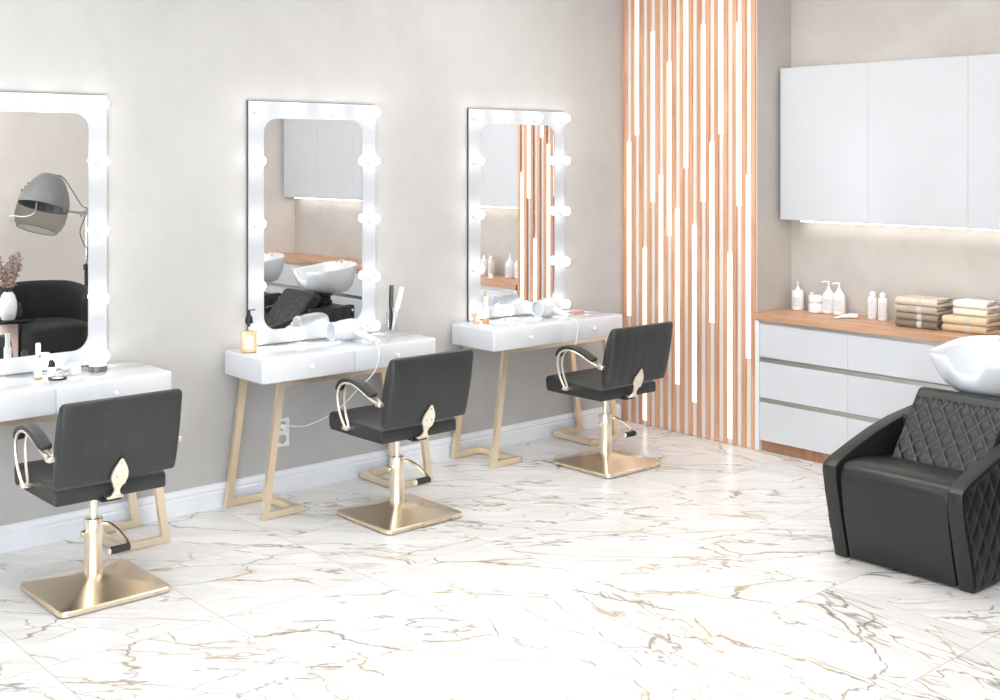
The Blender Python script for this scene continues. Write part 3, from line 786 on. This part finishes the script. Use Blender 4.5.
b = bm_(); lathe(b, [(.012, 0), (.0135, .003), (.0135, .07), (.010, .074)], 18); obj('tube_body', b, 'bottle', t)
b = bm_(); lathe(b, [(.0105, .074), (.0105, .110), (.008, .114), (.001, .114)], 18); obj('cap', b, 'plastic', t)
t = thing('mask_jar', 'squat white jar with a silver band on the worktop', 'jar', (6.155, 4.122, CZ + .001))
b = bm_(); lathe(b, [(.036, 0), (.042, .005), (.043, .014), (.043, .054), (.040, .060)], 28); jb = obj('jar_body', b, 'bottle', t)
b = bm_(); lathe(b, [(.0405, .059), (.0405, .066)], 28); obj('band', b, 'alu', t)
b = bm_(); lathe(b, [(.042, .066), (.0425, .070), (.0425, .100), (.040, .104), (.020, .108), (.001, .109)], 28); obj('lid', b, 'plastic', t)
lines_on(jb, .0434, [(.036, .039, 1.), (.024, .026, .8)], PI + .25)
t = thing('cream_tube', 'white squeeze tube lying flat on the worktop', 'tube', (6.065, 3.862, CZ + .001), math.radians(-48))
b = bm_(); rs = []
for x, wy, hz in ((-.062, .020, .002), (-.055, .020, .003), (-.02, .018, .010), (.02, .0155, .0145), (.045, .014, .0145)):
    rs.append([(x, wy * math.cos(2 * PI * j / 16), hz + hz * math.sin(2 * PI * j / 16)) for j in range(16)])
rings(b, rs); obj('tube_body', b, 'bottle', t)
b = bm_(); lathe(b, [(.0142, 0), (.0145, .002), (.0140, .022), (.001, .023)], 18, Matrix.Translation((.045, 0, .0146)) @ Matrix.Rotation(PI / 2, 4, 'Y')); obj('cap', b, 'plastic', t)
def cap_bottle(label, loc):
    t = thing('shampoo_bottle', label, 'bottle', loc, 0, 'white round capped bottles on the worktop')
    b = bm_(); lathe(b, [(.024, 0), (.0265, .004), (.0265, .118), (.023, .126), (.012, .129)], 24); obj('bottle_body', b, 'bottle', t)
    b = bm_(); mat_label(b, .0268, .016, .104, PI - .7, PI + .95); lb = obj('label', b, 'label', t)
    lines_on(lb, .0271, [(.094, .097, .8), (.060, .062, .9), (.045, .047, .7), (.028, .030, .9)], PI + .25)
    b = bm_(); lathe(b, [(.0125, .128), (.0165, .131), (.018, .140), (.016, .151), (.009, .158), (.001, .160)], 20); obj('cap', b, 'plastic', t)
cap_bottle('left one of two slim white bottles with round caps on the worktop', (6.165, 3.748, CZ + .001))
cap_bottle('right one of two slim white bottles with round caps, nearer the grey towels', (6.155, 3.676, CZ + .001))

def make_towel(label, x0, y0, w, d, z, h, col, group, band=True, jit=0):
    """folded towel: fold towards the room (-x), layers showing on its side; y0 is its +y side"""
    mt = towel_mat('terry_towel', col)
    t = thing('folded_towel', label, 'towel', (x0, y0, z), jit, group)
    def U(bm, xa, xb, za, zb, th, drop=0):
        # ribbon folded in a U with its fold at xa
        zc = (za + zb) / 2; R = (zb - za) / 2; ri = max(R - th, .0008)
        outer = [(xb, za + .0004), (xa + R, za)] + [(xa + R - R * math.sin(PI * i / 10), zc - R * math.cos(PI * i / 10)) for i in range(1, 10)] + [(xa + R, zb), (xb - .004, zb - drop), (xb, zb - .003 - drop)]
        inner = [(xb, zb - th - drop), (xa + R, zb - th)] + [(xa + R - ri * math.sin(PI * i / 8), zc + ri * math.cos(PI * i / 8)) for i in range(1, 8)] + [(xa + R, za + th), (xb, za + th)]
        poly = outer + inner
        n = len(poly); L = []
        ys = [(-w, .0), (-w + .003, 1), (-.003, 1), (0, .0)]
        A = []
        for y, k in ys:
            e = .0016 * (1 - k)
            A.append([bm.verts.new((px + e * (1 if px < xa + R else 0), y, zc + (pz - zc) * (1 - .05 * (1 - k)))) for px, pz in poly])
        for i in range(3):
            for j in range(n):
                bm.faces.new((A[i][j], A[i][(j + 1) % n], A[i + 1][(j + 1) % n], A[i + 1][j]))
        no = len(outer)
        for row in (A[0], A[-1]):
            for i in range(min(no, n - no) - 1):
                try: bm.faces.new((row[i], row[i + 1], row[n - 2 - i], row[n - 1 - i]))
                except ValueError: pass
    b = bm_(); th = h * .20
    U(b, 0, d, .0003, h - .0003, th, .002)
    U(b, th * 1.05, d - .008, th * 1.1, h - th * 1.1, th * .95, .001)
    obj('cloth', b, mt, t, 50)
    if band:
        b = bm_(); R = h / 2; pts = []
        y1, y2 = -w * .64, -w * .53
        arc = [(R - (R + .0012) * math.sin(PI * i / 12), R - (R + .0012) * math.cos(PI * i / 12)) for i in range(0, 13)] + [(d * .55, h + .0002)]
        rings(b, [[(px, y, pz) for px, pz in arc] for y in (y1, y2)], False, False, close=False)
        obj('woven_band', b, M['towel_band'], t)
    return t
M['towel_band'] = towel_mat('pale_woven_band', rgb(206, 198, 186))
g = 'folded towels in the left stack'
TH = .0405
for i, (c, lab) in enumerate([(rgb(128, 113, 97), 'dark taupe folded towel at the bottom of the left stack'), (rgb(156, 140, 122), 'taupe folded towel, second from the bottom of the left stack'),
                              (rgb(190, 176, 160), 'light taupe folded towel under the cream one in the left stack'), (rgb(222, 208, 190), 'cream folded towel on top of the left stack')]):
    make_towel(lab, 5.992 + .002 * (i % 2), 3.505, .243, .19, CZ + .001 + TH * i, TH - .0006, c, g, jit=[0, .008, -.006, .01][i])
g = 'folded towels in the right stack'
for i, (c, lab) in enumerate([(rgb(212, 188, 154), 'tan folded towel at the bottom of the right stack'), (rgb(224, 202, 166), 'sand coloured folded towel, second from the bottom of the right stack')]):
    make_towel(lab, 6.015, 3.242, .245, .19, CZ + .001 + .0425 * i, .042, c, g, jit=[0, .01][i])
for i, (c, lab) in enumerate([(rgb(236, 226, 208), 'small ivory folded towel under the white one in the right stack'), (rgb(243, 240, 234), 'small white folded towel on top of the right stack')]):
    make_towel(lab, 6.065, 3.205, .185, .15, CZ + .086 + .0405 * i, .040, c, g, band=False, jit=[.01, -.01][i])

# ------------------------------------------------------------------ wash units (chair + basin)
def quilt_uv(bm, fn):
    uvl = bm.loops.layers.uv.verify()
    for f in bm.faces:
        for l in f.loops: l[uvl].uv = fn[l.vert] if l.vert in fn else (.5, .5)
def dia(a, bb, p, q):
    """diamond coordinates and puffed height 0..1 for surface position a (across), bb (along)"""
    u = a / p + bb / q; v = a / p - bb / q
    fu = abs((u % 1) - .5); fv = abs((v % 1) - .5)
    e = min(.5 - fu, .5 - fv) * 2
    return (u, v), (1 - (1 - min(1, e * 1.6)) ** 2)
def make_wash(label):
    t = thing('wash_unit', label, 'wash unit', (0, 0, 0), 0, 'backwash units')
    X0 = 5.0      # local x = X - 5.0, local y = Y - 2.655
    # seat block
    b = bm_()
    prof = [(-.412, .012), (-.458, .18), (-.486, .34), (-.490, .385), (-.478, .415), (-.452, .432), (-.40, .438), (-.30, .434), (-.16, .414), (-.02, .400), (.02, .395), (.02, .012)]
    rs = []
    for y, k in ((-.248, .965), (-.244, .99), (-.232, 1), (.232, 1), (.244, .99), (.248, .965)):
        rs.append([(-.2 + (x + .2) * k, y, .2 + (z - .2) * k) for x, z in prof])
    rings(b, rs); obj('seat', b, 'wash_leather', t, 35)
    # arms
    ap = [(-.412, .004), (-.45, .14), (-.492, .30), (-.510, .392), (-.508, .418), (-.492, .432), (-.43, .455), (-.316, .487), (-.15, .528), (.02, .558), (.2, .575), (.39, .588), (.40, .582), (.40, .004)]
    for s in (-1, 1):
        b = bm_(); ya, yb = (.254, .322) if s > 0 else (-.322, -.254)
        prism(b, ap, ya, yb, 'Y', .008, 2); ar = obj('arm', b, 'wash_leather', t, 32)
        # quilted outer panel set just proud of the arm
        b = bm_(); uvs = {}; nx, nz = 92, 60
        yo = .3225 * s; G = []
        def top_at(x):
            for (xa, za), (xb_, zb) in zip(ap[5:12], ap[6:13]):
                if xa <= x <= xb_: return za + (zb - za) * (x - xa) / (xb_ - xa)
            return ap[5][1]
        def front_at(z):
            for (xa, za), (xb_, zb) in zip(ap[0:5], ap[1:6]):
                if za <= z <= zb: return xa + (xb_ - xa) * (z - za) / (zb - za)
            return ap[0][0]
        for i in range(nz + 1):
            row = []
            for j in range(nx + 1):
                zf = i / nz; xf = j / nx
                x = -.49 + .88 * xf
                z = .012 + (top_at(x) - .030) * zf
                x = max(x, front_at(z) + .016)
                z = .012 + (top_at(x) - .030) * zf
                (u, v), hgt = dia(x, z, .098, .15)
                edge = min(1, min(i, nz - i) / 2, min(j, nx - j) / 2)
                vv = b.verts.new((x, yo + s * (.0005 + .009 * hgt * edge), z)); uvs[vv] = (u, v); row.append(vv)
            G.append(row)
        for i in range(nz):
            for j in range(nx):
                b.faces.new((G[i][j], G[i][j + 1], G[i + 1][j + 1], G[i + 1][j]))
        quilt_uv(b, uvs); obj('quilted_panel', b, 'quilt', ar, 60)
        b = bm_()
        for z in (.55, .47): cyl(b, (.372, s * .33, z), (.372, s * .336, z), .010, 14, bev=.002)
        obj('bolt', b, 'chrome', ar)
    # backrest
    o = Vector((-.160, 0, .375)); d = Vector((.270, 0, .332)); L = d.length; d.normalize()
    nrm = Vector((-d.z, 0, d.x)); thick = .085
    b = bm_(); uvs = {}; nu, nv = 84, 76; G = []
    for i in range(nv + 1):
        v_ = i / nv; row = []
        half = .226 - .006 * v_
        if v_ > .95: half -= .016 * ((v_ - .95) / .05) ** 2
        for j in range(nu + 1):
            a = (j / nu * 2 - 1)
            al = v_ * L; y = a * half
            (u, vv), hgt = dia(y, al - .012, .074, .104)
            inq = 1 if v_ < .84 and abs(a) < .93 else 0
            if v_ >= .84 and inq == 0: hgt = 1; 
            if abs(a) >= .93: hgt = 1
            ed = 1 - abs(a); tp = 1 - v_
            rnd = -.022 * max(0, 1 - ed / .07) ** 2 - .03 * max(0, 1 - tp / .09) ** 2
            h = .010 * hgt + rnd
            p = o + d * al + nrm * h + Vector((0, y, 0))
            w = b.verts.new(p); row.append(w); uvs[w] = (u, vv) if inq else (.5, .5)
        G.append(row)
    for i in range(nv):
        for j in range(nu): b.faces.new((G[i][j], G[i][j + 1], G[i + 1][j + 1], G[i + 1][j]))
    # close with sides and a back
    rim = [G[0][j] for j in range(nu + 1)] + [G[i][nu] for i in range(1, nv + 1)] + [G[nv][j] for j in range(nu - 1, -1, -1)] + [G[i][0] for i in range(nv - 1, 0, -1)]
    bk = []
    for w in rim:
        al = (w.co - o).dot(d); bk.append(b.verts.new(o + d * al + nrm * -thick + Vector((0, w.co.y * .97, 0))))
    n = len(rim)
    for i in range(n): b.faces.new((rim[i], rim[(i + 1) % n], bk[(i + 1) % n], bk[i]))
    b.faces.new(bk)
    for w in bk: uvs[w] = (.5, .5)
    quilt_uv(b, uvs); obj('backrest', b, 'quilt', t, 50, (0, -.012, 0))
    # base box and basin neck
    b = bm_(); box(b, .03, .395, -.252, .252, .006, .575, .008, 2); obj('base_box', b, 'wash_leather', t)
    b = bm_(); lathe(b, [(.075, .575), (.075, .60), (.062, .602), (.062, .635), (.08, .645), (.08, .66)], 28, Matrix.Translation((.31, 0, 0))); obj('basin_neck', b, 'black', t)
    # basin
    b = bm_(); nt = 96; cx_ = .338
    def rimf(th):
        c, s_ = math.cos(th), math.sin(th)          # th = PI points to the sitter
        e = 3.3
        ax = .225 if c > 0 else .235
        r = 1 / ((abs(c) / ax) ** e + (abs(s_) / .234) ** e) ** (1 / e)
        a = abs(((th - PI + PI) % (2 * PI)) - PI)   # angle from the front
        z = .872 + .028 * math.cos(th) + .006 * math.cos(2 * th)
        k = max(0, 1 - (a / .36) ** 5) if a < .36 else 0
        z -= .076 * k ** .8
        r -= .028 * k
        return r, z
    levels = [(.36, .000, 0), (.46, .010, 0), (.68, .09, 0), (.84, .28, 0), (.935, .55, 0), (.985, .82, 0), (1.0, .97, 0), (.992, 1.0, 0), (.972, 1.003, 1), (.945, .985, 1), (.90, .88, 1), (.82, .60, 1), (.66, .32, 1), (.40, .16, 1), (.12, .12, 1), (.03, .12, 1)]
    rs = []
    for f, zf, ins in levels:
        ring = []
        for i in range(nt):
            th = 2 * PI * i / nt; r, z = rimf(th)
            z0 = .655
            w = max(0, min(1, (zf - .3) / .5)) if zf < 1 else 1
            r0 = 1 / ((abs(math.cos(th)) / .24) ** 2.4 + (abs(math.sin(th)) / .23) ** 2.4) ** (1 / 2.4)
            rr = (r0 * (1 - w) + r * w) * f
            zz = z0 + (z - z0) * zf if w >= 1 else z0 + ((.87 - z0) * (1 - w) + (z - z0) * w) * zf
            shift = .07 * (1 - f) if not ins else .02 * (1 - f)
            ring.append((cx_ + shift + rr * math.cos(th), rr * math.sin(th) - .015, zz))
        rs.append(ring)
    rings(b, rs); bs = obj('basin', b, 'ceramic', t, 60)
    b = bm_(); cyl(b, (.335, 0, .682), (.335, 0, .690), .022, 20); obj('drain', b, 'chrome', bs)
    b = bm_()
    cyl(b, (.500, -.015, .880), (.500, -.015, .918), .014, 18, bev=.003); tube(b, spline([(.500, -.015, .908), (.47, -.015, .914), (.445, -.015, .902)], 5), .007, 10)
    cyl(b, (.445, -.015, .904), (.442, -.015, .892), .009, 14); tube(b, [(.500, -.015, .916), (.503, .0, .924), (.505, .018, .926)], .0048, 8)
    obj('faucet', b, 'gold', bs)
    return t
w1 = make_wash('nearer dark grey leather wash unit with white basin, in front of the drawer units'); w1.location = (5.0, 2.655, 0)
w2 = dup(w1, (5.0, 1.545, 0), 'farther wash unit, its basin seen only at the left edge of the middle mirror')

# ------------------------------------------------------------------ the corner seen in the left mirror
def make_armchair(label):
    t = thing('armchair', label, 'armchair', (0, 0, 0), 0, 'black velvet tub armchairs')
    b = bm_(); rs = []; n = 44
    for i in range(n + 1):
        th = math.radians(-128 + 256 * i / n)      # 0 = back (-y)
        e = abs(th) / math.radians(128)
        ztop = .745 - .015 * e - .115 * max(0, (e - .38) / .62) ** 1.2
        ro, ri = .395, .285
        endk = 1
        if e > .93: endk = math.sqrt(max(.02, 1 - ((e - .93) / .07) ** 2))
        rm = (ro + ri) / 2; hw = (ro - ri) / 2 * (.35 + .65 * endk)
        zb = .035; zt = ztop - .03 * (1 - endk)
        ring = []
        sect = [(-1, zb), (-1, zb + .2), (-1, zt - .05), (-.8, zt - .018), (-.4, zt - .003), (0, zt), (.4, zt - .003), (.8, zt - .018), (1, zt - .05), (1, zb + .2), (1, zb)]
        for k, z in sect:
            r = rm + hw * k * (1 - .06 * max(0, (.3 - z) / .3))
            ring.append((r * math.sin(th), -r * math.cos(th), z))
        rs.append(ring)
    rings(b, rs); obj('shell', b, 'velvet', t, 50)
    b = bm_()
    def disc(f, z):
        pts = []
        for i in range(48):
            a = 2 * PI * i / 48; x, y = .28 * math.cos(a), .28 * math.sin(a)
            if y > 0: y = .36 * math.copysign(abs(math.sin(a)) ** .7, 1); x = .30 * math.copysign(abs(math.cos(a)) ** .7, math.cos(a))
            pts.append((x * f, y * f, z))
        return pts
    rings(b, [disc(.93, .06), disc(.98, .07), disc(1, .10), disc(1, .36), disc(.985, .385), disc(.94, .400), disc(.7, .410), disc(.2, .414)]); obj('seat_cushion', b, 'velvet', t, 45)
    b = bm_()
    for sx in (-1, 1):
        for sy in (-1, 1): cyl(b, (sx * .2, sy * .2, .0), (sx * .2, sy * .2, .07), .012, 12, r2=.018)
    obj('foot', b, 'black', t)
    return t
a1 = make_armchair('black tub armchair under the hood dryer, seen in the left mirror'); a1.location = (3.772, .766, 0); a1.scale = (1.05, 1.05, .93)
t = thing('side_table', 'blush drum side table with dark glass top, seen in the left mirror', 'side table', (3.279, 1.316, 0))
b = bm_(); lathe(b, [(.068, .002), (.070, .006), (.070, .470), (.066, .475)], 40); obj('drum', b, 'blush', t)
b = bm_(); lathe(b, [(.186, .476), (.190, .478), (.190, .485), (.186, .487)], 48); obj('table_top', b, 'dark_glass', t)
VX, VY = 3.276, 1.316
t = thing('vase', 'white egg shaped vase on the blush side table', 'vase', (VX, VY, .488))
b = bm_(); lathe(b, [(.040, 0), (.050, .004), (.062, .05), (.066, .10), (.062, .15), (.048, .195), (.034, .215), (.028, .220), (.024, .216), (.024, .19)], 32); obj('vase_body', b, 'vase', t)
t = thing('dried_branches', 'brown dried twigs with dusty pink blossoms in the white vase', 'dried flowers', (VX, VY, .704))
b = bm_(); bl = bm_(); rnd = random.Random(5)
for k in range(17):
    a = rnd.uniform(0, 2 * PI); sp = rnd.uniform(.04, .135); hh = rnd.uniform(.17, .33)
    pts = spline([(.010 * math.cos(a), .010 * math.sin(a), -.03), (.4 * sp * math.cos(a), .4 * sp * math.sin(a), .35 * hh), (sp * math.cos(a + .3), sp * math.sin(a + .3), hh)], 8)
    tube(b, pts, .0022, 5)
    for i in range(5, len(pts)):
        for q in range(3):
            p = pts[i] + Vector((rnd.gauss(0, .012), rnd.gauss(0, .012), rnd.gauss(0, .012)))
            if p.z < .04: continue
            tube(b, [pts[i], p], .001, 4)
            sphere(bl, p, rnd.uniform(.005, .011), 5, (1, 1, .75))
obj('twig', b, 'twig', t)['kind'] = 'stuff'; obj('blossom', bl, 'blossom', t)['kind'] = 'stuff'

# hood dryer on a stand
PX, PY = 4.376, .162
t = thing('hood_dryer', 'grey salon hood dryer with smoked visor on a stand, seen in the left mirror', 'hood dryer', (PX, PY, 0))
b = bm_()
for k in range(5):
    a = 2 * PI * k / 5 + .3
    tube(b, [(0, 0, .075), (.2 * math.cos(a), .2 * math.sin(a), .06) if False else (.10 * math.cos(a), .10 * math.sin(a), .068), (.14 * math.cos(a), .14 * math.sin(a), .055)], .014, 8)
    sphere(b, (.14 * math.cos(a), .14 * math.sin(a), .026), .025, 8)
obj('stand_base', b, 'black', t)
b = bm_(); cyl(b, (0, 0, .06), (0, 0, .76), .020, 16); lathe(b, [(.028, .73), (.030, .74), (.030, .775), (.024, .785)], 16); obj('lower_pole', b, 'black', t)
b = bm_(); cyl(b, (0, 0, .80), (0, 0, 1.28), .011, 14); obj('upper_pole', b, 'chrome', t)
HC = Vector((3.925 - PX, .313 - PY, 1.333))
mr = Vector((.7506, .6608, 0)); ax = (Vector((0, 0, 1)) + mr * .28 + Vector((.37, -.93, 0)) * .34).normalized()
q = Matrix.Translation(HC) @ ax.to_track_quat('Z', 'Y').to_matrix().to_4x4() @ Matrix.Scale(1.07, 4)
b = bm_(); tube(b, spline([(0, 0, 1.26), (-.06, .02, 1.255), (-.16, .06, 1.27), HC + mr * .185 + Vector((0, 0, -.04))], 5), .014, 10); cyl(b, (0, 0, 1.235), (0, 0, 1.285), .022, 14)
tube(b, [(-.07, .03, 1.225), (-.02, .01, 1.26)], .012, 8); obj('arm', b, 'alu', t)
b = bm_(); lathe(b, [(.200, -.012), (.206, 0), (.196, .06), (.172, .13), (.140, .19), (.105, .24), (.072, .264), (.03, .271), (.001, .272)], 40, q, cap0=False)
lathe(b, [(.200, -.012), (.190, 0), (.186, .05), (.16, .12), (.001, .14)], 40, q, cap0=False); sh = obj('hood_shell', b, 'hood', t)
b = bm_(); lathe(b, [(.198, -.002), (.204, -.05), (.202, -.11), (.186, -.165), (.160, -.205), (.158, -.205)], 40, q, cap0=False, cap1=False); obj('visor', b, 'smoke', t)
b = bm_()
rs = []
for i in range(40):
    a = 2 * PI * i / 40; rs.append([q @ Vector(((.160 + .003 * math.cos(c)) * math.cos(a), (.160 + .003 * math.cos(c)) * math.sin(a), -.205 + .003 * math.sin(c))) for c in [2 * PI * j / 6 for j in range(6)]])
rings(b, rs, loop=True); obj('visor_rim', b, 'dark_metal', t)
b = bm_(); tube(b, spline([q @ Vector(p) for p in [(.10, .16, -.02), (.11, .165, -.11), (.06, .205, -.155), (-.10, .20, -.15), (-.225, .10, -.15), (-.25, -.02, -.14), (-.20, -.10, -.14)]], 6), .0045, 8); obj('handle_wire', b, 'bottle', t)
b = bm_()
for k in range(3):
    aa = PI * .86; r_ = .192 - .012 * k
    mm = q @ Matrix.Rotation(2.35, 4, 'Z') @ Matrix.Translation((.190 - .016 * k, 0, .085 + .035 * k)) @ Matrix.Rotation(-.42, 4, 'Y')
    box(b, -.006, .006, -.022, .022, -.010, .010, .002, 1, mm)
obj('button', b, 'black', sh)
b = bm_(); tip = q @ Vector((0, 0, .270))
tube(b, spline([tip, tip + mr * .09 + Vector((0, 0, -.02)), tip + mr * .17 + Vector((0, 0, -.13)), tip + mr * .26 + Vector((0, 0, -.27)), Vector((-.005, .02, 1.29)), Vector((-.04, .03, 1.19)), Vector((-.075, .03, 1.08)), Vector((-.035, .03, .96)), Vector((.0, .03, .90)), Vector((-.03, .03, .70)), Vector((-.01, .025, .5))], 7), .0042, 6); obj('cable', b, 'black', t)

# ------------------------------------------------------------------ unseen ceiling panels, added to light the room evenly
k = 0
for (x, y, lab) in ((2.3, .9, 'added unseen fill panel on the ceiling above the middle of the room'), (4.2, 2.6, 'added unseen fill panel on the ceiling above the wash units'),
                    (4.5, 4.2, 'added unseen fill panel on the ceiling near the slat screen'), (1.7, 3.9, 'added unseen fill panel on the ceiling above the left and middle chairs')):
    t = thing('added_ceiling_light', lab, 'added fill light', (x, y, CEIL), 0, 'added ceiling fill panels')
    b = bm_(); box(b, -.62, .62, -.62, .62, -.03, -.001, .003, 1); obj('housing', b, 'frame_white', t)
    b = bm_(); box(b, -.59, .59, -.59, .59, -.034, -.0305); obj('diffuser', b, 'panel', t)

# daylight at the windows
def area(name, loc, rot, sx, sy, power, col):
    l = bpy.data.lights.new(name, 'AREA'); l.shape = 'RECTANGLE'; l.size = sx; l.size_y = sy; l.energy = power; l.color = col
    o = bpy.data.objects.new(name, l); COL.objects.link(o); o.location = loc; o.rotation_euler = rot; return o
area('daylight_left', (LX - .25, 0, 1.55), (0, -PI / 2, 0), 2.6, 5.2, 300, (.93, .965, 1.0))
area('daylight_rear', (-.6, FY - .25, 1.55), (PI / 2, 0, 0), 4.6, 2.6, 110, (1.0, .97, .93))

w = bpy.data.worlds.new('sky'); S.world = w; w.use_nodes = True
bg = w.node_tree.nodes['Background']; bg.inputs[0].default_value = (.9, .95, 1, 1); bg.inputs[1].default_value = 1.3

# ------------------------------------------------------------------ camera
cam = bpy.data.cameras.new('camera'); cam.sensor_width = 36; cam.lens = 1193 / 1000 * 36; cam.shift_y = -.1915; cam.clip_start = .05
co = bpy.data.objects.new('camera', cam); COL.objects.link(co)
co.location = (0, 0, 1.75); co.rotation_euler = (PI / 2, 0, math.atan2(1355, 1193) - PI / 2)
S.camera = co
vs = S.view_settings; vs.view_transform = 'Standard'; vs.look = 'None'; vs.gamma = 1; vs.use_curve_mapping = False; vs.exposure = 0.14
cy = S.cycles; cy.caustics_reflective = False; cy.caustics_refractive = False; cy.sample_clamp_indirect = 8
cy.max_bounces = 14; cy.diffuse_bounces = 6; cy.glossy_bounces = 6; cy.transparent_max_bounces = 12
